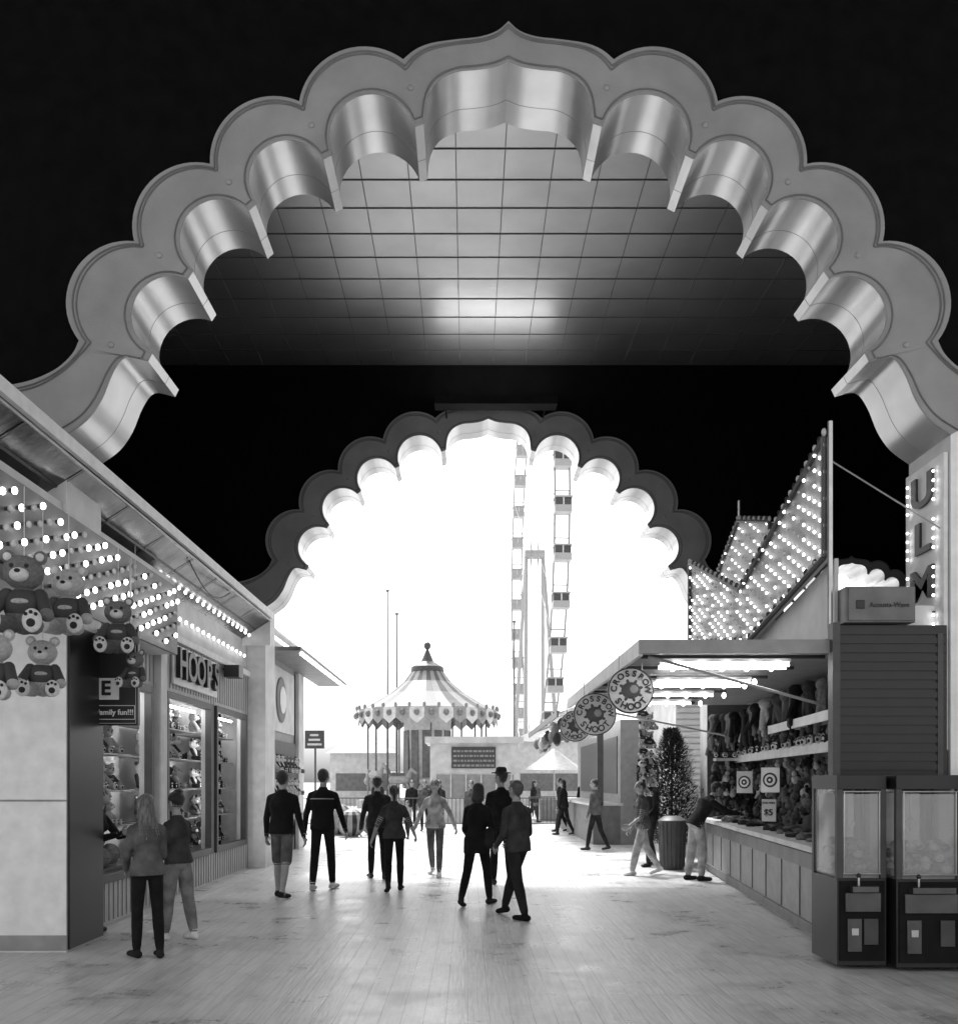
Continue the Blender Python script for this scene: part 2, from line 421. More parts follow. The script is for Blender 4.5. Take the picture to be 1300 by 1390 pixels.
b.add([(-3.85, 5, 4.385), (-3.85, 17.4, 4.385), (-3.87, 17.4, 4.365), (-3.87, 5, 4.365)], [(0, 1, 2, 3)], m_black)
b.box(-4.2, -4.12, 9.95, 18.6, 3.6, 4.3, m_offw)
b.done('awning', st, smooth=False)
b = MB(); b.tube((-3.58, 5, 4.53), (-3.58, 17.4, 4.53), .016, .016, m_metal, 6)
pr = V((-3.64, 12.5, 4.5))
for k in range(1, 13): q = V((-3.64, 12.5+k*.18, 4.5-.25*sin(pi*k/12))); b.tube(pr, q, .01, .01, m_black, 5); pr = q
b.done('conduit_and_cable', st)
b = MB(); b.box(-4.2, -3.80, 5, 8.98, 3.28, 4.22, m_offw); b.box(-4.1, -3.80, 9.87, 12.4, 3.3, 4.2, m_offw)
b.add([(-3.775, 5, 3.27), (-3.775, 12.4, 3.27), (-4.6, 12.4, 3.2), (-4.6, 5, 3.2)], [(0, 1, 2, 3)], m_offw)
b.box(-3.798, -3.76, 5, 12.4, 3.25, 4.12, m_mgrey)
b.done('frieze_board', st, smooth=False)
b = MB()
for k in range(170):
    y = 5.2+7.1*(k+.5)/170+random.uniform(-.02, .02); z = 3.32+.72*((k*0.618) % 1); lit = random.random() < .55
    b.ell((-3.715, y, z), (.026, .024, .032), m_bulb if lit else m_off, 8, 6); b.tube((-3.76, y, z), (-3.73, y, z), .018, .018, m_dmetal, 6)
y = 12.5
while y < 17.4: b.ell((-3.95, y, 4.26), (.022, .022, .03), m_bulb, 8, 6); b.ell((-4.06, y+.1, 3.9), (.022, .022, .03), m_bulb, 8, 6); y += .3
b.done('frieze_bulbs', st)
hs = empty('hoops_sign')
b = MB(); b.box(XW+.012, XW+.05, 13.2, 15.5, 2.96, 3.52, m_white); b.done('board', hs, bevel=.01)
for i, ch in enumerate('HOOPS'):
    text(ch, .58, (XW+.09, 13.45+i*.44, 3.24), LEFTW, m_black, hs, ext=.03, bold=.014)
b = MB(); b.box(-4.05, -3.8, 15.9, 16.2, 3.35, 3.55, m_black); b.tube((-4.1, 16.05, 3.5), (-3.95, 16.05, 3.5), .02, .02, m_black); b.done('floodlight')
bs = empty('basketball_sign')
b = MB(); b.box(-3.98, -3.36, 9.75, 9.82, 2.18, 3.16, m_black)
b.tube((-3.9, 9.79, 3.14), (-3.9, 9.79, 3.9), .012, .012, m_metal); b.tube((-3.45, 9.79, 3.14), (-3.45, 9.79, 3.9), .012, .012, m_metal)
b.done('board', bs, bevel=.01)
b = MB()
def outline(b, pts, y, r, m):
    for i in range(len(pts)): p = pts[i]; q = pts[(i+1) % len(pts)]; b.tube((p[0], y, p[1]), (q[0], y, q[1]), r, r, m, 5)
outline(b, [(-3.88, 2.31), (-3.80, 2.20), (-3.80, 2.24), (-3.39, 2.24), (-3.39, 2.38), (-3.80, 2.38), (-3.80, 2.42)], 9.745, .004, m_white)
outline(b, [(-3.96, 2.2), (-3.96, 3.14), (-3.38, 3.14), (-3.38, 2.2)], 9.748, .003, m_offw)
b.box(-3.82, -3.55, 9.742, 9.749, 2.44, 2.66, m_white)
b.done('arrow', bs)
text('BASKETBALL', .1, (-3.90, 9.74, 2.76), (90, 90, 0), m_white, bs, bold=.001)
text('Family fun!!!', .078, (-3.59, 9.74, 2.31), CAMF, m_white, bs, bold=.001)
text('E', .2, (-3.68, 9.735, 2.55), CAMF, m_black, bs, bold=.006)

# second left stall past the far arch
s2 = empty('prize_stall')
b = MB(); b.box(-7, -4.15, 19.0, 24.0, 0, 4.3, m_grey); b.box(-4.15, -4.1, 19.4, 22.6, 2.7, 4.1, m_offw)
b.box(-4.15, -4.09, 19.4, 22.8, .7, 2.5, m_dgrey); b.box(-4.12, -4.04, 18.9, 19.3, 0, 4.4, m_offw); b.box(-4.12, -4.04, 22.9, 23.6, 0, 4.2, m_offw)
b.box(-4.4, -4.05, 18.9, 24.2, 4.3, 4.95, m_grey)
b.ell((-4.08, 21, 3.4), (.03, .55, .5), m_mgrey); b.ell((-4.05, 21, 3.4), (.03, .35, .3), m_white)
b.box(-4.05, -3.3, 18.9, 26, 4.2, 4.28, m_mgrey)
b.done('building', s2, smooth=False)
b = MB()
for i in range(34):
    for z in (4.35, 4.6, 4.85): b.ell((-4.0, 19+.15*i, z), (.035, .035, .035), m_bulbs, 6, 5)
    b.ell((-3.3, 19+.2*i, 4.15), (.045, .045, .045), m_bulbs, 6, 5)
b.done('bulbs', s2)
for i in range(7):
    for z in (.8, 1.3, 1.8): inst('toy', random.choice([PAN, PB1, PB3]), (-4.0, 19.7+i*.42, z), radians(90), .42, s2)
bn = empty('vertical_banner'); b = MB(); b.box(-4.0, -3.97, 17.95, 18.5, 1.9, 3.7, m_white); b.done('cloth', bn)
for i, ch in enumerate('PRIZES'): text(ch, .26, (-3.96, 18.2, 3.48-.28*i), LEFTW, m_black, bn, bold=.005)

# ---------------------------------------------------------------- right game booth
rb = empty('crossbow_game_booth')
ang = radians(-6)
RB = Matrix.Translation((3.47, 9.1, 0)) @ Matrix.Rotation(ang, 4, 'Z')
b = MB(); Lb = 8.3; BK = .95
b.box(0, .12, 0, Lb, 0, .86, m_grey, RB); b.box(-.12, .5, 0.02, Lb, .9, .96, m_offw, RB); b.box(-.03, 0, 0.01, Lb, .04, .14, m_mgrey, RB)
b.box(-.02, .0, .01, Lb, .70, .86, m_mgrey, RB)
for k in range(9): b.box(-.012, 0, .9*k+.4, .9*k+.415, .15, .69, m_mgrey, RB)
b.box(.12, .5, 0, Lb, .6, .7, m_dgrey, RB)
b.box(BK, BK+.05, 0, Lb, 0, 3.0, m_dgrey, RB); b.box(0, BK+.05, Lb, Lb+.06, 0, 3., m_dgrey, RB)
b.box(.5, BK, .05, Lb, 2.0, 2.05, m_offw, RB); b.box(.48, .5, .05, Lb, 1.95, 2.08, m_offw, RB)
b.box(.25, .6, .05, Lb*.5, 2.3, 2.34, m_offw, RB); b.box(.23, .25, .05, Lb*.5, 2.26, 2.37, m_offw, RB)
b.box(.1, BK, Lb-.35, Lb-.01, 1.98, 2.03, m_offw, RB)
b.done('counter_and_shelves', rb, smooth=False)
b = MB(); b.box(3.43, 4.51, 9.02, 9.09, 0, 3.08, m_black)
z = .1
while z < 3.0: b.box(3.5, 4.50, 9.005, 9.02, z, z+.055, m_black); z += .085
b.box(3.42, 3.49, 8.98, 9.1, 0, 3.1, m_dgrey)
b.done('side_wall', rb, smooth=False)
b = MB(); b.box(1.65, 4.5, 9.1, 15.6, 2.86, 2.93, m_grey); b.box(1.62, 1.66, 9.1, 15.6, 2.80, 2.95, m_white); b.box(1.62, 3.5, 9.06, 9.1, 2.82, 2.95, m_grey)
y = 9.4
while y < 15.5: b.tube((1.7, y, 2.83), (3.5, y, 2.83), .02, .02, m_dgrey, 6); y += .9
b.tube((1.75, 9.3, 2.82), (3.45, 9.3, 2.35), .015, .015, m_metal); b.tube((1.75, 15.3, 2.82), (4.1, 15.3, 2.35), .015, .015, m_metal)
b.done('awning', rb, smooth=False)
b = MB()
for (x0, x1, y) in ((1.95, 3.2, 9.55), (1.95, 3.25, 9.8), (2.2, 3.3, 11.2), (2.2, 3.3, 11.6), (2.3, 3.3, 12.9), (2.3, 3.3, 14.2)):
    b.tube((x0, y, 2.77), (x1, y, 2.77), .016, .016, m_tube, 8); b.box(x0, x1, y-.05, y+.05, 2.795, 2.83, m_white)
    for k in range(5): b.ell((x0+.12+k*.25, y-.1, 2.76), (.03, .03, .04), m_bulb, 8, 6)
b.done('tube_lights', rb)
pz = empty('booth_prizes')
for i in range(22):
    p = RB @ V((.7, .3+i*.36, 2.06)); inst('toy', random.choice([PB1, PB1, PB4, PAN, PB4]), p, radians(-90-6)+random.uniform(.2, .9), .5, pz)
for i in range(5):
    p = RB @ V((.18+i*.17, Lb-.2, 2.04)); inst('toy', random.choice([PB1, PB4, PAN]), p, random.uniform(-.3, .3), .36, pz)
b = MB()
def hang(p, zt, h, m):
    b.caps(p+V((0, 0, zt-.1)), .06, p+V((random.uniform(-.05, .05), .03, zt-h)), .045, m, 8); b.ell(p+V((0, 0, zt-.08)), (.09, .09, .08), m)
    b.caps(p+V((0, .05, zt-h*.5)), .04, p+V((random.uniform(-.1, .1), .1, zt-h-.1)), .03, m, 8)
    b.caps(p+V((0, -.02, zt-.15)), .035, p+V((random.uniform(-.14, .14), -.05, zt-.4)), .025, m, 8)
for i in range(52):
    hang(RB @ V((.45+random.uniform(-.2, .3), .2+i*.155, 0)), 2.8, random.uniform(.3, .6), random.choice([m_pd, m_pm, c_dk, c_g, m_pd, c_blk, m_pm, c_dg, m_pl]))
for i in range(12):
    hang(RB @ V((.08+i*.08, Lb-.15-.1*(i % 3), 0)), 2.82, random.uniform(.4, .75), random.choice([m_pd, m_pm, c_dk, c_g, m_pd]))
b.done('hanging_toys', pz)
b = MB()
for i in range(330):
    if i % 3: p = RB @ V((BK-.1+random.uniform(-.1, .05), random.uniform(.2, 7.9), random.uniform(1.0, 1.9)))
    else: p = RB @ V((random.uniform(.08, .9), Lb-.1+random.uniform(-.06, .05), random.uniform(1.0, 1.9)))
    r = random.uniform(.03, .08); m = random.choice([m_pm, m_pd, m_pd, m_pm, m_pl, c_g, c_dk])
    b.ell(p, (r, r*random.uniform(.7, 1.3), r), m, 8, 6); b.ell(p+V((random.uniform(-.03, .03), -.02, r*1.2)), (r*.6, r*.6, r*.6), m, 8, 6)
    if i % 4 == 0: b.caps(p, r*.5, p+V((random.uniform(-.08, .08), random.uniform(-.08, .08), -.12)), r*.3, m, 6)
for i in range(110):
    p = RB @ V((.25+random.uniform(-.2, .2), random.uniform(.2, 7.9), .98))
    b.ell(p, (random.uniform(.04, .1), random.uniform(.04, .1), random.uniform(.02, .06)), random.choice([m_pd, m_pm, c_dk, c_g]), 8, 6)
b.done('small_prizes', pz)
def flat_sign(name, M, w, h, board, draw):
    e = empty(name); b = MB(); b.box(-w/2, w/2, 0, .02, -h/2, h/2, board); o = b.done('board', e, bevel=.004); draw(e)
    e.matrix_world = M; return e
def target(e):
    b = MB()
    for r, m, yy in ((.1, m_black, -.008), (.075, m_white, -.012), (.045, m_black, -.016), (.018, m_white, -.02)):
        b.loft([((0, 0, 0), (r, 0, 0), (0, 0, r)), ((0, yy, 0), (r, 0, 0), (0, 0, r))], m, 28)
    b.done('rings', e)
flat_sign('target_sign', Matrix.Translation((4.1, 13.0, 1.63)) @ Matrix.Rotation(radians(-40), 4, 'Z'), .26, .34, m_white, target)
flat_sign('target_sign', Matrix.Translation((4.3, 14.9, 1.60)) @ Matrix.Rotation(radians(-40), 4, 'Z'), .26, .34, m_offw, target)
def price(e):
    text('YOU WIN', .04, (0, -.01, .1), CAMF, m_black, e); text('$5', .12, (0, -.01, -.03), CAMF, m_black, e, bold=.002)
flat_sign('price_sign', Matrix.Translation((4.05, 12.9, 1.22)) @ Matrix.Rotation(radians(-40), 4, 'Z'), .2, .3, m_offw, price)
def ringtext(word, R, a0, a1, size, e, flip=False):
    n = len(word)
    for i, ch in enumerate(word):
        a = a0+(a1-a0)*i/(n-1)
        o = text(ch, size, (R*sin(a), -.035, R*cos(a)), (90, 0, 0), m_black, e, bold=.003)
        o.rotation_euler = (radians(90), a if not flip else a+pi, 0)
def round_sign(x, y, z, r):
    e = empty('crossbow_shoot_sign'); b = MB()
    b.loft([((0, 0, 0), (r, 0, 0), (0, 0, r)), ((0, -.03, 0), (r, 0, 0), (0, 0, r))], m_offw, 40)
    pr = None
    for k in range(41):
        t = 2*pi*k/40; p = V((r*.97*cos(t), -.033, r*.97*sin(t)))
        if pr is not None: b.tube(pr, p, .008, .008, m_black, 5)
        pr = p
    b.ell((0, -.03, 0), (r*.42, .012, r*.36), m_dgrey, 16, 8); b.ell((r*.12, -.035, r*.05), (r*.2, .012, r*.2), m_grey, 12, 8)
    for k in range(8): t = k*pi/4+.3; b.ell((r*.42*cos(t), -.03, r*.38*sin(t)), (r*.13, .008, r*.07), m_dgrey, 8, 6, Matrix.Rotation(-t, 3, 'Y'))
    b.tube((-r*.5, -.01, r*.8), (-r*.5, -.01, r*1.5), .006, .006, m_metal); b.tube((r*.5, -.01, r*.8), (r*.5, -.01, r*1.5), .006, .006, m_metal)
    b.done('disc', e)
    ringtext('CROSSBOW', r*.72, radians(-85), radians(85), r*.36, e)
    ringtext('SHOOT', r*.72, radians(180+50), radians(180-50), r*.4, e, True)
    e.location = (x, y, z)
round_sign(1.72, 10.15, 2.57, .245); round_sign(1.72, 13.0, 2.52, .29); round_sign(1.72, 15.4, 2.5, .25)
def inpoly(p, P):
    c = False; n = len(P)
    for i in range(n):
        a, q = P[i], P[(i+1) % n]
        if (a[1] > p[1]) != (q[1] > p[1]) and p[0] < (q[0]-a[0])*(p[1]-a[1])/(q[1]-a[1])+a[0]: c = not c
    return c
def marquee(x, P, sp, name='bulb_marquee_sign'):
    e = empty(name); b = MB(); b.prism([V((x, p[0], p[1])) for p in P], (.06, 0, 0), m_grey, m_white)
    for i in range(len(P)):
        a, q = P[i], P[(i+1) % len(P)]; b.tube((x-.02, a[0], a[1]), (x-.02, q[0], q[1]), .03, .03, m_dgrey, 6)
    b.done('panel', e, smooth=False); b = MB()
    ys = [p[0] for p in P]; zs = [p[1] for p in P]; y = min(ys)+sp/2; r = 0
    while y < max(ys):
        z = min(zs)+sp/2+(sp/2 if r % 2 else 0)
        while z < max(zs):
            if inpoly((y, z), P): b.ell((x-.03, y, z), (.015, .02, .018), m_bulb if random.random() < .7 else m_off, 6, 5)
            z += sp
        y += sp; r += 1
    for i in range(len(P)):
        a = V(P[i]); q = V(P[(i+1) % len(P)]); n = max(1, int((q-a).length/.12))
        for k in range(n): p = a.lerp(q, k/n); b.ell((x-.02, p.x, p.y+.045), (.026, .03, .04), m_dmetal if k % 2 else m_off, 6, 5)
    b.done('bulbs', e); return e
mq = marquee(3.42, [(9.15, 4.9), (12.0, 4.0), (14.7, 4.95), (14.7, 3.7), (11.7, 3.3), (9.15, 3.75)], .15)
b = MB(); b.tube((3.44, 9.1, 3.05), (3.44, 9.1, 5.03), .025, .025, m_metal); b.tube((3.46, 9.1, 4.65), (4.75, 9.1, 3.85), .008, .008, m_metal, 5)
b.prism([V((3.5, 9.15, 3.74)), V((3.5, 11.7, 3.29)), V((3.5, 11.7, 3.0)), V((3.5, 9.15, 3.0))], (.04, 0, 0), m_offw)
b.tube((4.33, 15.3, 4.), (4.33, 15.3, 6.1), .02, .02, m_metal); b.done('support_poles', mq)
marquee(4.3, [(13.6, 5.3), (15.2, 5.75), (16.4, 5.2), (16.4, 3.6), (13.6, 3.6)], .2)
b = MB(); b.box(3.56, 4.5, 9.2, 12.5, 2.98, 3.3, m_white); b.box(3.56, 5.0, 12.5, 16.8, 2.98, 3.7, m_offw); b.done('roof_box', rb, bevel=.01)
sp = empty('loudspeaker'); b = MB(); b.box(3.53, 4.18, 8.95, 9.35, 3.095, 3.43, m_mgrey); b.box(3.55, 4.16, 8.935, 8.95, 3.11, 3.415, m_mgrey)
b.box(3.62, 3.70, 8.925, 8.935, 3.22, 3.30, m_black); b.done('cabinet', sp, bevel=.012)
text('Acousta-Wave', .062, (3.93, 8.93, 3.255), CAMF, m_black, sp, ext=.002, bold=.001)
def claw(x0, x1, y0, y1):
    e = empty('claw_machine'); b = MB()
    b.box(x0, x1, y0, y1, .04, .78, m_black); b.box(x0, x1, y0, y1, 1.54, 1.66, m_black)
    for x in (x0, x1-.05):
        for y in (y0, y1-.05): b.box(x, x+.05, y, y+.05, .78, 1.54, m_dgrey)
    b.box(x0+.03, x1-.03, y1-.03, y1-.02, .8, 1.5, m_glow); b.box(x0+.015, x0+.02, y0+.05, y1-.05, .8, 1.54, m_glass)
    b.box(x0+.02, x1-.02, y0-.015, y0, .08, .76, m_bmat)
    b.box(x0+.06, x1-.06, y0-.035, y0-.015, .5, .66, m_dmetal); b.box(x0+.1, x1-.1, y0-.09, y0-.015, .67, .72, m_dmetal)
    b.box(x0+.08, x0+.2, y0-.03, y0-.015, .16, .44, m_dmetal); b.box(x1-.2, x1-.08, y0-.03, y0-.015, .22, .44, m_dgrey)
    b.box(x0+.11, x0+.17, y0-.04, y0-.03, .3, .36, m_metal)
    b.tube((x0+.16, y0-.06, .72), (x0+.16, y0-.06, .8), .01, .01, m_metal); b.ell((x0+.16, y0-.06, .81), (.02, .02, .02), m_black)
    for z in (.82, 1.52): b.tube((x0+.05, y0-.006, z), (x1-.05, y0-.006, z), .008, .008, m_metal, 5)
    for x in (x0+.06, x1-.06): b.tube((x, y0-.006, .82), (x, y0-.006, 1.52), .006, .006, m_metal, 5)
    b.box(x0+.03, x1-.03, y0+.03, y1-.04, .78, .82, m_grey); xm = (x0+x1)/2; ym = (y0+y1)/2
    b.tube((xm, ym, 1.3), (xm, ym, 1.52), .01, .01, m_metal)
    for k in range(3):
        a = k*2.1; b.tube((xm, ym, 1.3), (xm+.06*cos(a), ym+.06*sin(a), 1.24), .006, .006, m_metal, 5); b.tube((xm+.06*cos(a), ym+.06*sin(a), 1.24), (xm+.03*cos(a), ym+.03*sin(a), 1.17), .006, .006, m_metal, 5)
    for k in range(60): b.ell((random.uniform(x0+.08, x1-.08), random.uniform(y0+.08, y1-.1), random.uniform(.84, 1.08)), (.045, .04, .035), random.choice([m_pl, m_pm, m_pd, m_pm]), 8, 6)
    b.done('cabinet', e, bevel=.006)
    b = MB(); b.box(x0+.04, x1-.04, y0+.008, y0+.012, .82, 1.5, m_glass); b.done('glass', e); return e
claw(3.14, 3.56, 8.15, 8.75); claw(3.6, 4.16, 8.05, 8.75); c3 = claw(4.2, 4.8, 7.95, 8.7)
text('H', .12, (4.26, 7.94, 1.6), CAMF, m_white, c3, 'cabinet_letter')

t = MB(); bx, by = 4.02, 18.9
t.tube((0, 0, .35), (0, 0, 2.5), .04, .01, m_dgrey)
rf = random.Random(3); m_leaf = mat('conifer_needles', .05, .8, var=.5, scale=12); m_leaf2 = mat('conifer_needles_dark', .022, .8, var=.4, scale=12)
for k in range(60):
    z = rf.uniform(.6, 2.4); a = rf.uniform(0, 2*pi); L = (.6*(1-(z-.5)/2.15))*rf.uniform(.7, 1.2); t.tube((0, 0, z), (L*cos(a), L*sin(a), z+.05), .008, .003, m_dgrey, 4)
for k in range(15000):
    z = rf.uniform(.4, 2.65); a = rf.uniform(0, 2*pi)
    Rr = .62*(1-max(0, (z-1.2))/1.7)**.8*(1+.16*sin(z*7+a*2)+.12*sin(a*5+z*13)); r = Rr*rf.uniform(.2, 1.08)**.5
    c = V((r*cos(a), r*sin(a), z)); d = V((cos(a), sin(a), rf.uniform(-.3, 1.2))).normalized()*rf.uniform(.05, .1); sdv = V((-sin(a), cos(a), 0))*.015
    t.add([c-sdv, c+sdv, c+d], [(0, 1, 2)], m_leaf if rf.random() > .45 else m_leaf2)
t.loft([((0, 0, 0), (.2, 0, 0), (0, .2, 0)), ((0, 0, .42), (.27, 0, 0), (0, .27, 0))], m_grey, 16)
t.done('conifer_tree_in_planter', loc=(bx, by, 0), smooth=False)
b = MB(); b.loft([((0, 0, 0), (.2, 0, 0), (0, .2, 0)), ((0, 0, .85), (.24, 0, 0), (0, .24, 0)), ((0, 0, .9), (.26, 0, 0), (0, .26, 0)), ((0, 0, .98), (.15, 0, 0), (0, .15, 0))], m_dgrey, 20)
for k in range(20): a = k*pi/10; b.tube((.22*cos(a), .22*sin(a), .05), (.255*cos(a), .255*sin(a), .86), .008, .008, m_dmetal, 4)
b.done('litter_bin', loc=(3.75, 17.6, 0))
b = MB(); b.box(4.45, 9, 20.5, 24, 0, 3.6, m_offw)
z = .1
while z < 3.5: b.box(4.44, 9, 20.46, 20.5, z, z+.1, m_offw); z += .13
b.done('clapboard_building', smooth=False)
b = MB(); b.box(3.45, 3.9, 19.55, 19.6, .8, 1.95, m_bmat); b.box(3.5, 3.85, 19.53, 19.55, 1.55, 1.85, m_white); b.box(3.5, 3.85, 19.53, 19.55, 1.0, 1.4, m_grey)
b.tube((3.67, 19.6, 0), (3.67, 19.6, .8), .03, .03, m_dmetal); b.done('menu_board')
pc = empty('hanging_prize_column')
for k in range(9): inst('toy', random.choice([PB3, PAN, PB2]), (3.15+.12*(k % 2), 17.3, 2.7-.17*k*1.0), .3*(k % 3), .36, pc)

fb = empty('food_stand')
b = MB(); b.box(3.9, 7, 24.5, 34, 0, 3.2, m_grey); b.box(3.2, 3.9, 24.5, 34, 0, 1.0, m_mgrey); b.box(3.1, 3.95, 24.4, 34.1, 1.0, 1.06, m_offw)
b.add([(2.2, 23.5, 3.3), (2.2, 34.5, 3.3), (4.2, 34.5, 4.0), (4.2, 23.5, 4.0)], [(0, 1, 2, 3)], m_dgrey); b.box(2.18, 2.22, 23.5, 34.5, 3.2, 3.36, m_mgrey)
b.box(3.3, 3.45, 24.4, 24.6, 1, 3.2, m_dgrey); b.box(3.88, 3.9, 25, 33, 1.3, 2.8, m_dgrey)
b.done('building', fb, smooth=False)
b = MB()
for k in range(8): b.tube((2.5, 24+k*1.3, 3.2), (3.7, 24+k*1.3, 3.3), .03, .03, m_tube, 6)
for k in range(34): b.ell((2.3+random.uniform(-.1, .5), 24+k*.3, 3.05+random.uniform(-.35, .05)), (.11, .11, .16), random.choice([m_pm, m_pm, m_pl, m_pd]), 10, 8)
b.done('lights_and_prizes', fb)

# ---------------------------------------------------------------- carousel
m_cs = mat('carousel_stripe_dark', .055, .5); m_cw = mat('carousel_stripe_pale', .22, .5)
ca = empty('carousel', (-2.54, 60, 0))
b = MB(); n = 32
prof = [(4.35, 6.0), (3.4, 6.5), (2.4, 7.1), (1.5, 7.85), (.95, 8.6)]
for i in range(n):
    a0, a1 = 2*pi*i/n, 2*pi*(i+1)/n; m = m_cw if i % 2 else m_cs
    for (r0, z0), (r1, z1) in zip(prof, prof[1:]):
        b.add([(r0*cos(a0), r0*sin(a0), z0), (r0*cos(a1), r0*sin(a1), z0), (r1*cos(a1), r1*sin(a1), z1), (r1*cos(a0), r1*sin(a0), z1)], [(0, 1, 2, 3)], m)
    am = (a0+a1)/2; R = 4.4
    b.add([(R*cos(a0), R*sin(a0), 6.05), (R*cos(a1), R*sin(a1), 6.05), (R*cos(a1), R*sin(a1), 5.4), (R*cos(am), R*sin(am), 5.05), (R*cos(a0), R*sin(a0), 5.4)], [(0, 1, 2, 3, 4)], m_offw if i % 2 else m_grey)
    b.ell((R*1.01*cos(am), R*1.01*sin(am), 5.7), (.16, .16, .2), m_mgrey, 8, 6); b.ell((R*cos(a0), R*sin(a0), 6.15), (.1, .1, .16), m_cw, 6, 5)
b.loft([((0, 0, 8.5), (1.05, 0, 0), (0, 1.05, 0)), ((0, 0, 8.8), (1.0, 0, 0), (0, 1., 0)), ((0, 0, 9.15), (.4, 0, 0), (0, .4, 0)), ((0, 0, 9.9), (.08, 0, 0), (0, .08, 0))], m_cs, 20)
b.ell((0, 0, 10.15), (.22, .22, .25), m_dgrey); b.done('canopy', ca, smooth=False)
b = MB(); b.loft([((0, 0, 0), (4.4, 0, 0), (0, 4.4, 0)), ((0, 0, .5), (4.4, 0, 0), (0, 4.4, 0))], m_grey, 40)
b.loft([((0, 0, .5), (1.3, 0, 0), (0, 1.3, 0)), ((0, 0, 5.6), (1.5, 0, 0), (0, 1.5, 0))], m_offw, 12)
for k in range(12):
    a = k*pi/6; b.box(-.25, .25, -1.47, -1.42, 1.2, 4.8, m_mgrey, Matrix.Rotation(a, 4, 'Z'))
for k in range(12):
    a = k*pi/6+.1; p = V((3.7*cos(a), 3.7*sin(a), 0)); b.tube(p+V((0, 0, .5)), p+V((0, 0, 5.6)), .05, .05, m_dmetal)
    tx = V((-sin(a), cos(a), 0)); h = p+V((0, 0, 1.8+.25*sin(k*2)))
    b.caps(h-tx*.45, .24, h+tx*.4, .26, m_grey, 8); b.caps(h+tx*.5, .16, h+tx*.8+V((0, 0, .6)), .11, m_grey, 8); b.caps(h+tx*.8+V((0, 0, .62)), .11, h+tx*1.12+V((0, 0, .4)), .07, m_grey, 8)
    for q, w in ((.42, .25), (.35, .5), (-.42, -.2), (-.48, -.45)): b.tube(h+tx*q, h+tx*(q+w*.6)-V((0, 0, .45)), .07, .05, m_grey, 6); b.tube(h+tx*(q+w*.6)-V((0, 0, .45)), h+tx*(q+w*.2)-V((0, 0, .85)), .05, .04, m_grey, 6)
    b.tube(h-tx*.6, h-tx*.85-V((0, 0, .4)), .07, .03, m_dgrey, 6)
b.done('platform_and_horses', ca)

# ---------------------------------------------------------------- ferris wheel (near edge-on)
m_fw = mat('ferris_steel', .25, .5, var=.05); m_fg = mat('ferris_gondola', .35, .5, var=.05)
fw = empty('ferris_wheel', (8.0, 115, 29)); b = MB(); R = 25; NG = 36
for sx in (-.7, .7):
    for k in range(NG):
        a0, a1 = 2*pi*k/NG, 2*pi*(k+1)/NG
        b.tube((sx, R*cos(a0), R*sin(a0)), (sx, R*cos(a1), R*sin(a1)), .1, .1, m_fw, 5)
        if k % 3 == 0: b.tube((sx*.6, 0, 0), (sx, R*cos(a0), R*sin(a0)), .03, .03, m_fg, 4)
for k in range(NG):
    a = 2*pi*k/NG; p = V((0, R*cos(a), R*sin(a))); b.tube(p+V((-.7, 0, 0)), p+V((.7, 0, 0)), .07, .07, m_fw, 5)
b.tube((-1.2, 0, 0), (1.2, 0, 0), .6, .6, m_fg, 14)
for sx in (-2, 2):
    for sy in (-9, 9): b.tube((sx*.5, 0, 0), (sx, sy, -29), .2, .25, m_fg, 8)
b.done('rim_and_legs', fw)
b = MB()
for k in range(NG):
    a = 2*pi*k/NG; p = V((0, (R+.3)*cos(a), (R+.3)*sin(a)-1.3))
    b.box(p.x-.8, p.x+.8, p.y-.7, p.y+.7, p.z-.9, p.z-.25, m_fg); b.box(p.x-.75, p.x+.75, p.y-.65, p.y+.65, p.z-.25, p.z+.45, m_dgrey if cos(a) < 0 else m_fg); b.box(p.x-.85, p.x+.85, p.y-.75, p.y+.75, p.z+.45, p.z+.6, m_fg)
    b.box(p.x-.06, p.x+.06, p.y-.67, p.y+.67, p.z-.25, p.z+.45, m_offw)
b.done('gondolas', fw); fw.rotation_euler = (0, 0, radians(2.0))

# ---------------------------------------------------------------- misc exterior
tb = empty('ticket_booth'); b = MB(); b.box(-1.5, 2.0, 38, 41, 0, 3.15, m_offw); b.box(-1.7, 2.2, 37.8, 41.2, 3.15, 3.4, m_offw)
b.box(-.65, 1.1, 37.93, 38, 2.15, 3.0, m_dgrey); b.box(-1.3, 1.8, 37.95, 38, 1.0, 1.9, m_grey)
for k in range(6): b.box(-1.3+k*.6, -1.25+k*.6, 37.9, 37.95, 1., 1.9, m_offw)
rr_ = random.Random(5)
for r in range(4):
    x = -.58
    while x < .98: w_ = rr_.uniform(.05, .16); b.box(x, min(x+w_, 1.05), 37.915, 37.93, 2.22+r*.19, 2.30+r*.19, m_grey); x += w_+.04
b.done('building', tb, smooth=False)
def barrier(x0, x1, y):
    b = MB(); b.tube((x0, y, 1.05), (x1, y, 1.05), .02, .02, m_dmetal, 6); b.tube((x0, y, .18), (x1, y, .18), .02, .02, m_dmetal, 6)
    n = int((x1-x0)/.13)
    for k in range(n+1): x = x0+(x1-x0)*k/n; b.tube((x, y, .18), (x, y, 1.05), .009, .009, m_dmetal, 4)
    for x in (x0, x1): b.tube((x, y, 0), (x, y, 1.05), .025, .025, m_dmetal, 6); b.box(x-.03, x+.03, y-.3, y+.3, 0, .03, m_dmetal)
    b.done('metal_barrier')
for k in range(5): barrier(-8+k*2.3, -5.8+k*2.3, 33)
for k in range(3): barrier(2.3+k*2.3, 4.5+k*2.3, 36)
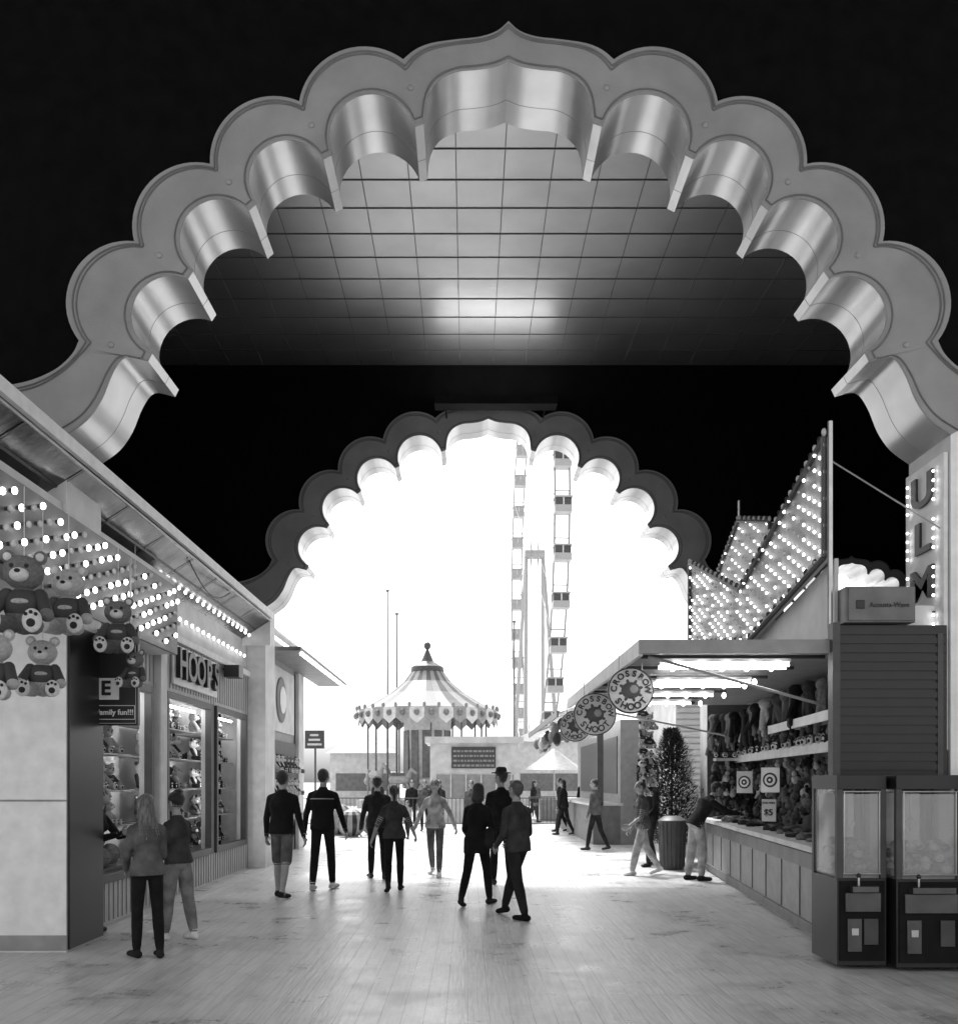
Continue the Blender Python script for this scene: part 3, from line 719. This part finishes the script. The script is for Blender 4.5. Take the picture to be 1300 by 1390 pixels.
def striped_ball(x, y, r):
    b = MB(); n = 18
    for i in range(n):
        for j in range(10):
            a0, a1 = 2*pi*i/n, 2*pi*(i+1)/n; t0, t1 = -pi/2+pi*j/10, -pi/2+pi*(j+1)/10
            P = lambda a, t: (r*cos(t)*cos(a), r*cos(t)*sin(a), r*sin(t)+r*.95)
            b.add([P(a0, t0), P(a1, t0), P(a1, t1), P(a0, t1)], [(0, 1, 2, 3)], m_cw if i % 2 else m_black)
    b.loft([((0, 0, 0), (r*.5, 0, 0), (0, r*.5, 0)), ((0, 0, r*.2), (r*.4, 0, 0), (0, r*.4, 0))], m_grey, 14); b.done('striped_ball_ornament', loc=(x, y, 0))
striped_ball(-3.4, 28, .42); striped_ball(-3.95, 29, .5); striped_ball(-2.9, 29.2, .38)
pn = empty('notice_sign'); b = MB(); b.box(-6.3, -5.55, 37, 37.05, 2.9, 3.6, m_dgrey); b.tube((-5.9, 37.03, 0), (-5.9, 37.03, 2.9), .04, .04, m_dmetal)
for r in range(3): b.box(-6.2+.05*r, -5.65-.06*r, 36.985, 36.995, 3.02+r*.18, 3.1+r*.18, m_offw)
b.done('post_and_board', pn)
for (px, h) in ((-5.2, 14), (-4.6, 12.5), (-1.2, 6.5), (3.0, 12.)):
    b = MB(); b.tube((0, 0, 0), (0, 0, h), .07, .045, m_mgrey); b.ell((0, 0, h), (.12, .12, .1), m_mgrey); b.done('flag_mast', loc=(px, 62, 0))
b = MB()
b.loft([((0, 0, 2.1), (1.3, 0, 0), (0, 1.3, 0)), ((0, 0, 2.5), (.7, 0, 0), (0, .7, 0)), ((0, 0, 3.0), (.05, 0, 0), (0, .05, 0))], m_grey, 8); b.tube((0, 0, 0), (0, 0, 2.5), .03, .03, m_metal)
b.box(-.6, .6, -.4, .4, 0, .9, m_grey); b.done('market_umbrella', loc=(3.6, 40, 0))
b = MB()
for (x, y, w, h) in ((-9.5, 66, 4.5, 3.6), (3.2, 66, 5, 4.4), (-4.5, 74, 4, 3.)):
    b.box(x, x+w, y, y+3, 0, h, m_offw); b.add([(x-.3, y-.3, h), (x+w+.3, y-.3, h), (x+w/2, y+1.5, h+1.4)], [(0, 1, 2)], m_cw); b.add([(x+w+.3, y-.3, h), (x+w+.3, y+3.3, h), (x+w/2, y+1.5, h+1.4)], [(0, 1, 2)], m_grey)
    b.box(x+.4, x+w-.4, y-.04, y, 1, 2.2, m_mgrey)
b.done('midway_kiosks', smooth=False)

# ---------------------------------------------------------------- people
def fine(rings, k=5):
    out = []
    for a, b_ in zip(rings, rings[1:]):
        for i in range(k): t = i/k; out.append(tuple(V(p).lerp(V(q), t) for p, q in zip(a, b_)))
    return out+[rings[-1]]
def person(name, x, y, hd, H, top, pants, skin=m_skin, hairm=m_hairD, shoe=m_black, legs=((14, 4), (-12, 14)), arms=((6, 8, 12, .1), (-6, 8, 14, .1)),
           lean=2, hair='short', fem=False, shorts=False, sleeve='long', hem=-.09, hat=False, hy=0, hp=0, legw=1., vox=.012, bag=False, feet=(0, 0), stripe=False):
    s = H/1.75; P = MB(); ln = radians(lean)
    an_pts = []
    for sd, (a, k) in zip((-1, 1), legs):
        a = radians(a); k = radians(k)
        hip = V((sd*.082, 0, -.03)); kn = hip+.43*V((sd*.035, sin(a), -cos(a))); an = kn+.42*V((sd*.01, sin(a-k), -cos(a-k)))
        an_pts.append((hip, kn, an))
    dz = -min(p[2].z for p in an_pts)+.085; up = V((0, 0, dz))
    def T(a, b_, c): return V((a, b_*cos(ln)+c*sin(ln), c*cos(ln)-b_*sin(ln)))+up
    X = V((1, 0, 0)); Yt = T(0, 1, 0)-up
    sw = .148 if fem else .172
    for sd, (hip, kn, an), fo in zip((-1, 1), an_pts, feet):
        hip = hip+up; kn = kn+up; an = an+up; lw = legw
        P.caps(hip, .086*(.5+.5*lw), kn, .062*lw if not shorts else .078, pants)
        if shorts:
            P.caps(kn.lerp(hip, .1), .05, kn.lerp(an, .35), .054, skin); P.caps(kn.lerp(an, .35), .054, an, .034, skin)
        else:
            P.caps(kn, .061*lw, kn.lerp(an, .4), .060*lw, pants); P.caps(kn.lerp(an, .4), .060*lw, an.lerp(kn, .10), .046*max(lw, 1.05), pants)
        fx = V((sin(radians(fo))+sd*.15, 1, 0)).normalized()
        heel = an-fx*.045; heel.z = an.z-.045; toe = an+fx*.145
        toe.z = .032 if an.z < .26 else an.z-.08
        if an.z < .1: heel.z = .04
        P.caps(heel, .042, toe, .034, shoe, 12); P.caps(an+V((0, 0, .02)), .04, an-V((0, 0, .03)), .045, shoe if not shorts else skin, 10)
        P.caps(toe-X*.018, .03, toe+X*.018, .03, shoe, 10)
    hipw = .174 if fem else .166; chw = .142 if fem else .172; wa = .118 if fem else .146
    P.loft(fine([(T(0, -.005, z), X*rx, Yt*ry) for z, rx, ry in ((-.13, .09, .07), (-.09, .145, .1), (-.02, hipw-.02, .112), (.06, hipw-.025, .1), (.1, .1, .08))]), pants, 20)
    P.loft(fine([(T(0, -.004 if z > .2 else -.012, z), X*rx, Yt*ry) for z, rx, ry in ((hem, hipw+.017, .136), (0., hipw+.012, .134), (.07, (hipw+wa)/2+.012, .12), (.15, wa+.014, .112), (.24, (wa+chw)/2+.012, .12), (.33, chw+.010, .13), (.39, chw-.004, .118), (.43, chw-.03, .096), (.475, .088, .074), (.505, .058, .058))]), top, 24)
    if fem:
        for sd in (-1, 1): P.ell(T(sd*.066, .085, .31), (.062, .055, .06), top)
    else: P.ell(T(0, -.08, .3), (.15, .05, .12), top)
    P.caps(T(0, 0, .46), .054, T(0, .015, .57), .05, skin)
    P.loft(fine([(T(0, 0, .485), X*.066, Yt*.064), (T(0, .004, .515), X*.06, Yt*.06)]), top, 16)
    hands = []
    for sd, (a, o, e, inn) in zip((-1, 1), arms):
        a = radians(a); o = radians(o); e = radians(e)
        sh = T(sd*sw, 0, .395)
        d1 = V((sd*sin(o), sin(a)*cos(o), -cos(a)*cos(o))); el = sh+d1*.285
        d2 = V((sd*(sin(o)-inn), sin(a+e), -cos(a+e))).normalized(); wr = el+d2*.25
        P.caps(T(sd*sw*.5, 0, .43), .05, sh, .054, top); P.caps(sh, .056, el, .045, top)
        if sleeve == 'long': P.caps(el, .045, wr, .035, top)
        elif sleeve == 'short': P.caps(sh.lerp(el, .6), .042, el, .037, skin); P.caps(el, .037, wr, .026, skin)
        P.caps(wr.lerp(el, .1), .024, wr+d2*.03, .026, skin, 10)
        lat = V((0, 1, 0)) if abs(d2.y) < .75 else V((0, 0, 1)); lat = (lat-d2*lat.dot(d2)).normalized(); nr = (lat.cross(d2)).normalized()
        if nr.dot(V((-sd, 0, -.01))) < 0: nr = -nr
        P.loft([(wr+d2*t, lat*w, nr*h) for t, w, h in ((.0, .026, .02), (.03, .036, .019), (.07, .042, .017), (.095, .04, .014))], skin, 10)
        hands.append((wr, d2, lat, nr))
    Rh = Matrix.Rotation(radians(hy), 3, 'Z') @ Matrix.Rotation(radians(-hp), 3, 'X')
    hc = T(0, .022, .665)
    HP = lambda a, b_, c: hc+Rh @ V((a, b_, c))
    P.ell(hc, (.072, .092, .106), skin, 18, 14, Rh); P.ell(HP(0, .03, -.06), (.053, .058, .053), skin, 16, 10, Rh)
    P.caps(HP(0, .088, .008), .010, HP(0, .104, -.025), .016, skin, 8)
    for sd in (-1, 1): P.ell(HP(sd*.075, -.005, -.012), (.013, .02, .034), skin, 10, 8, Rh)
    if hair != 'bald': P.ell(HP(0, -.02, .028), (.082, .098, .096), hairm, 20, 14, Rh)
    if hair == 'short': P.ell(HP(0, -.045, -.01), (.07, .06, .07), hairm, 14, 10, Rh)
    if hair in ('long', 'mid'):
        b1 = HP(0, -.045, 0); zz = ((.03, .078, .07, .01), (-.05, .086, .066, -.005), (-.12, .096, .055, -.025), (-.2, .105, .045, -.05), (-.3, .10, .038, -.07), (-.37, .075, .03, -.075), (-.42, .03, .015, -.07))
        if hair == 'mid': zz = zz[:3]+((-.17, .06, .03, -.03),)
        P.loft(fine([(b1+V((0, oy, z)), X*rx, V((0, ry, 0))) for z, rx, ry, oy in zz], 3), hairm, 16)
        if hair == 'long':
            for sd in (-1, 1): P.caps(b1+V((sd*.06, .02, -.05)), .035, b1+V((sd*.085, .0, -.3)), .022, hairm, 8); P.caps(b1+V((sd*.03, -.06, -.2)), .03, b1+V((sd*.04, -.08, -.45)), .012, hairm, 8)
    if hair == 'bun': P.ell(HP(0, -.06, .115), (.045, .045, .04), hairm)
    if hair == 'pony': P.caps(HP(0, -.12, .05), .03, HP(0, -.17, -.02), .035, hairm, 10); P.caps(HP(0, -.17, -.02), .035, HP(0, -.16, -.18), .015, hairm, 10)
    if hair == 'updo': P.ell(HP(0, -.02, .05), (.095, .105, .095), hairm, 18, 12); P.ell(HP(.02, -.03, .125), (.06, .06, .045), hairm, 18, 12)
    if hat:
        P.loft([(HP(0, -.005, .065), Rh @ V((.145, 0, 0)), Rh @ V((0, .16, 0))), (HP(0, -.005, .082), Rh @ V((.14, 0, 0)), Rh @ V((0, .155, 0)))], c_dk, 24)
        P.loft([(HP(0, -.01, .07), V((.09, 0, 0)), V((0, .105, 0))), (HP(0, -.01, .14), V((.08, 0, 0)), V((0, .095, 0))), (HP(0, -.01, .165), V((.06, 0, 0)), V((0, .08, 0)))], c_dk, 20)
    if bag:
        P.caps(T(.19, -.04, .1), .06, T(.2, -.05, -.06), .075, c_dk)
    me = P.mesh(name+'_src', False); tmp = bpy.data.objects.new('tmp', me); COL.objects.link(tmp)
    r = tmp.modifiers.new('r', 'REMESH'); r.mode = 'VOXEL'; r.voxel_size = vox
    sm = tmp.modifiers.new('s', 'SMOOTH'); sm.factor = .5; sm.iterations = 2
    dg = bpy.context.evaluated_depsgraph_get(); ev = tmp.evaluated_get(dg); em = ev.to_mesh()
    vs = [v.co.copy() for v in em.vertices]; fs = [tuple(p.vertices) for p in em.polygons]; cen = [p.center.copy() for p in em.polygons]
    ev.to_mesh_clear(); bpy.data.objects.remove(tmp)
    kd = kdtree.KDTree(len(P.f))
    for i, f in enumerate(P.f):
        c = V((0, 0, 0))
        for j in f: c += V(P.v[j])
        kd.insert(c/len(f), i)
    kd.balance()
    Q = MB(); Q.mats = list(P.mats)
    Q.v = [(v.x, v.y, max(v.z, 0.002)) for v in vs]; Q.f = fs; Q.m = [P.m[kd.find(c)[1]] for c in cen]
    for wr, d, lat, nr in hands:
        for off, L in ((-.031, .062), (-.0105, .074), (.0105, .08), (.031, .072)):
            p0 = wr+d*.085+lat*off; p1 = p0+(d*.9+nr*.3).normalized()*L*.5; p2 = p1+(d*.6+nr*.75).normalized()*L*.5
            Q.caps(p0, .0095, p1, .0085, skin, 6); Q.caps(p1, .0085, p2, .007, skin, 6)
        p0 = wr+d*.03+lat*.03; p1 = p0+(d*.6+lat*.7+nr*.2).normalized()*.04; p2 = p1+(d*.9+lat*.2+nr*.3).normalized()*.032
        Q.caps(p0, .012, p1, .01, skin, 6); Q.caps(p1, .01, p2, .008, skin, 6)
    for sd in (-1, 1):
        Q.ell(HP(sd*.03, .082, .008), (.012, .006, .007), m_eye, 8, 6, Rh); Q.ell(HP(sd*.031, .083, .03), (.018, .006, .004), hairm, 8, 5, Rh)
    Q.ell(HP(0, .088, -.055), (.022, .007, .006), m_lip, 8, 5, Rh)
    if stripe:
        for z in (.34,): Q.loft([(T(0, -.012, z), X*(chw+.012), Yt*.139), (T(0, -.012, z+.014), X*(chw+.010), Yt*.137)], c_lg, 24)
    Q.v = [(a*s, b_*s, c*s) for a, b_, c in Q.v]
    o = Q.done(name, loc=(x, y, 0)); o.rotation_euler = (0, 0, radians(hd))
    try: o.data.set_sharp_from_angle(angle=radians(80))
    except Exception: pass
    return o
# facing: 0 = away from camera, 90 = to the left, 180 = to camera, -90 = to the right
person('woman_standing', -2.93, 8.75, 35, 1.50, c_g, c_blk, hairm=m_hairL, hair='long', fem=True, legs=((3, 2), (-6, 3)), arms=((12, 8, 40, .3), (8, 8, 50, .3)), shoe=c_dk, vox=.01)
person('woman_standing', -2.95, 9.75, 60, 1.50, c_dg, c_denl, hairm=m_hairD, hair='updo', fem=True, legs=((8, 2), (-8, 5)), arms=((8, 8, 20, .1), (10, 8, 60, .2)), shoe=c_w, legw=1.2, hem=-.05, vox=.01)
person('stall_attendant', -4.02, 10.15, -100, 1.58, c_blk, c_blk, hair='long', fem=True, legs=((0, 2), (4, 3)), arms=((40, 8, 60, .3), (35, 8, 70, .3)), lean=14, hp=-15)
person('man_walking', -2.58, 13.3, -12, 1.78, c_blk, c_g, hair='short', shorts=True, legs=((10, 6), (-12, 8)), arms=((4, 14, 15, .1), (-10, 18, 20, .1)), shoe=c_dk)
person('man_walking', -2.16, 14.25, -8, 1.82, c_blk, c_blk, hair='short', legs=((-8, 6), (12, 4)), arms=((2, 16, 14, .1), (10, 16, 12, .1)), shoe=c_w, stripe=True)
person('man_walking', -1.5, 15.9, 10, 1.72, c_dk, c_blk, hair='short', legs=((10, 4), (-8, 6)), arms=((5, 14, 14, .1), (0, 14, 12, .1)))
person('woman_walking', -1.08, 14.05, 5, 1.58, c_dg, c_blk, hair='pony', fem=True, sleeve='short', legs=((-14, 20), (14, 4)), arms=((-8, 26, 20, .1), (16, 24, 25, .1)), shoe=c_dk)
person('woman_walking', -.56, 16.4, 172, 1.68, c_lg, c_den, hair='long', hairm=m_hairD, fem=True, legs=((14, 3), (-14, 14)), arms=((14, 30, 12, .1), (-10, 28, 14, .1)), shoe=c_w)
person('woman_walking', .12, 12.4, -20, 1.63, c_blk, c_blk, hair='mid', fem=True, legs=((-18, 16), (18, 4)), arms=((10, 12, 40, .3), (4, 12, 30, .2)), hem=-.2, hy=20, shoe=c_dk, bag=True)
person('man_in_hat', .52, 14.9, 10, 1.80, c_blk, c_blk, hair='short', hat=True, legs=((8, 4), (-8, 6)), arms=((6, 12, 14, .1), (0, 12, 12, .1)), hy=40)
person('man_walking', .58, 11.25, 40, 1.66, c_dg, c_dk, hair='short', hairm=m_hairG, legs=((-14, 5), (26, 5)), arms=((2, 10, 50, .4), (6, 12, 55, .5)), hem=-.1, legw=1.1, lean=1, shoe=c_blk, vox=.01)
person('woman_walking', 3.0, 16.5, 100, 1.66, c_g, c_lg, hair='bun', fem=True, legs=((18, 5), (-16, 18)), arms=((15, 8, 40, .2), (0, 8, 30, .1)), sleeve='short', shoe=c_w, legw=1.15, bag=True)
person('man_walking', 3.45, 18.2, 120, 1.80, c_dk, c_dg, hair='short', skin=m_skind, legs=((10, 4), (-10, 10)), arms=((10, 10, 40, .2), (0, 10, 14, .1)))
person('man_leaning_on_counter', 3.72, 15.6, -80, 1.72, c_dk, c_lg, hair='short', lean=32, legs=((-6, 2), (8, 10)), arms=((62, 6, 18, .1), (58, 6, 22, .1)), hp=10, legw=1.2, shoe=c_dk)
person('man_standing', 4.05, 33.5, 200, 1.82, c_blk, c_g, hair='short', vox=.02)
person('man_standing', 4.6, 34.0, 150, 1.74, c_dk, c_dk, hair='short', vox=.02)
person('man_standing', 3.0, 22.5, 60, 1.7, c_g, c_dk, hair='short', vox=.02)
for (x, y, h, hd_, tp, fe) in ((-1.4, 31, 1.7, 180, c_g, True), (-.9, 30, 1.7, 170, c_dg, True), (-2.0, 34, 1.7, 190, c_dk, False), (.1, 28, 1.68, 170, c_g, True), (-3.3, 36.5, 1.72, 90, c_dk, False), (2.6, 38, 1.7, -90, c_dk, True), (-1.7, 27, 1.1, 160, c_lg, True), (3.1, 44, 1.7, 180, c_g, False), (-4.4, 46, 1.7, 180, c_dk, False), (1.2, 26, 1.7, 10, c_dk, False), (2.9, 29, 1.7, 60, c_dk, True), (3.0, 31, 1.75, 100, c_blk, False), (4.6, 38, 1.7, 180, c_dk, False)):
    person('pedestrian', x, y, hd_, h, tp, c_dk, hair='mid' if fe else 'short', fem=fe, vox=.022)

# ---------------------------------------------------------------- light, world, camera
w = bpy.data.worlds.new('World'); scene.world = w; w.use_nodes = True
N = w.node_tree.nodes; L = w.node_tree.links; bg = N['Background']
sky = N.new('ShaderNodeTexSky'); sky.sky_type = 'NISHITA'; sky.sun_disc = False
sky.sun_elevation = radians(62); sky.sun_rotation = radians(-20); sky.dust_density = 4; sky.air_density = 1.5
bw = N.new('ShaderNodeRGBToBW'); L.new(sky.outputs[0], bw.inputs[0]); L.new(bw.outputs[0], bg.inputs['Color']); bg.inputs['Strength'].default_value = .4
sl = bpy.data.lights.new('sun', 'SUN'); sl.energy = 4.; sl.angle = radians(10); so = bpy.data.objects.new('sun', sl); COL.objects.link(so)
az = radians(-20); el_ = radians(62); sd_ = V((sin(az)*cos(el_), cos(az)*cos(el_), sin(el_)))
so.rotation_euler = sd_.to_track_quat('Z', 'Y').to_euler()
cam = bpy.data.cameras.new('camera'); co_ = bpy.data.objects.new('camera', cam); COL.objects.link(co_)
co_.location = (0, 0, 1.6); co_.rotation_euler = (radians(90), 0, 0)
cam.sensor_fit = 'HORIZONTAL'; cam.sensor_width = 36; cam.lens = 36; cam.shift_x = 15/1300; cam.shift_y = 367/1300
cam.clip_end = 5000; cam.clip_start = .05
scene.camera = co_
scene.view_settings.view_transform = 'Standard'; scene.view_settings.look = 'None'; scene.view_settings.exposure = 0
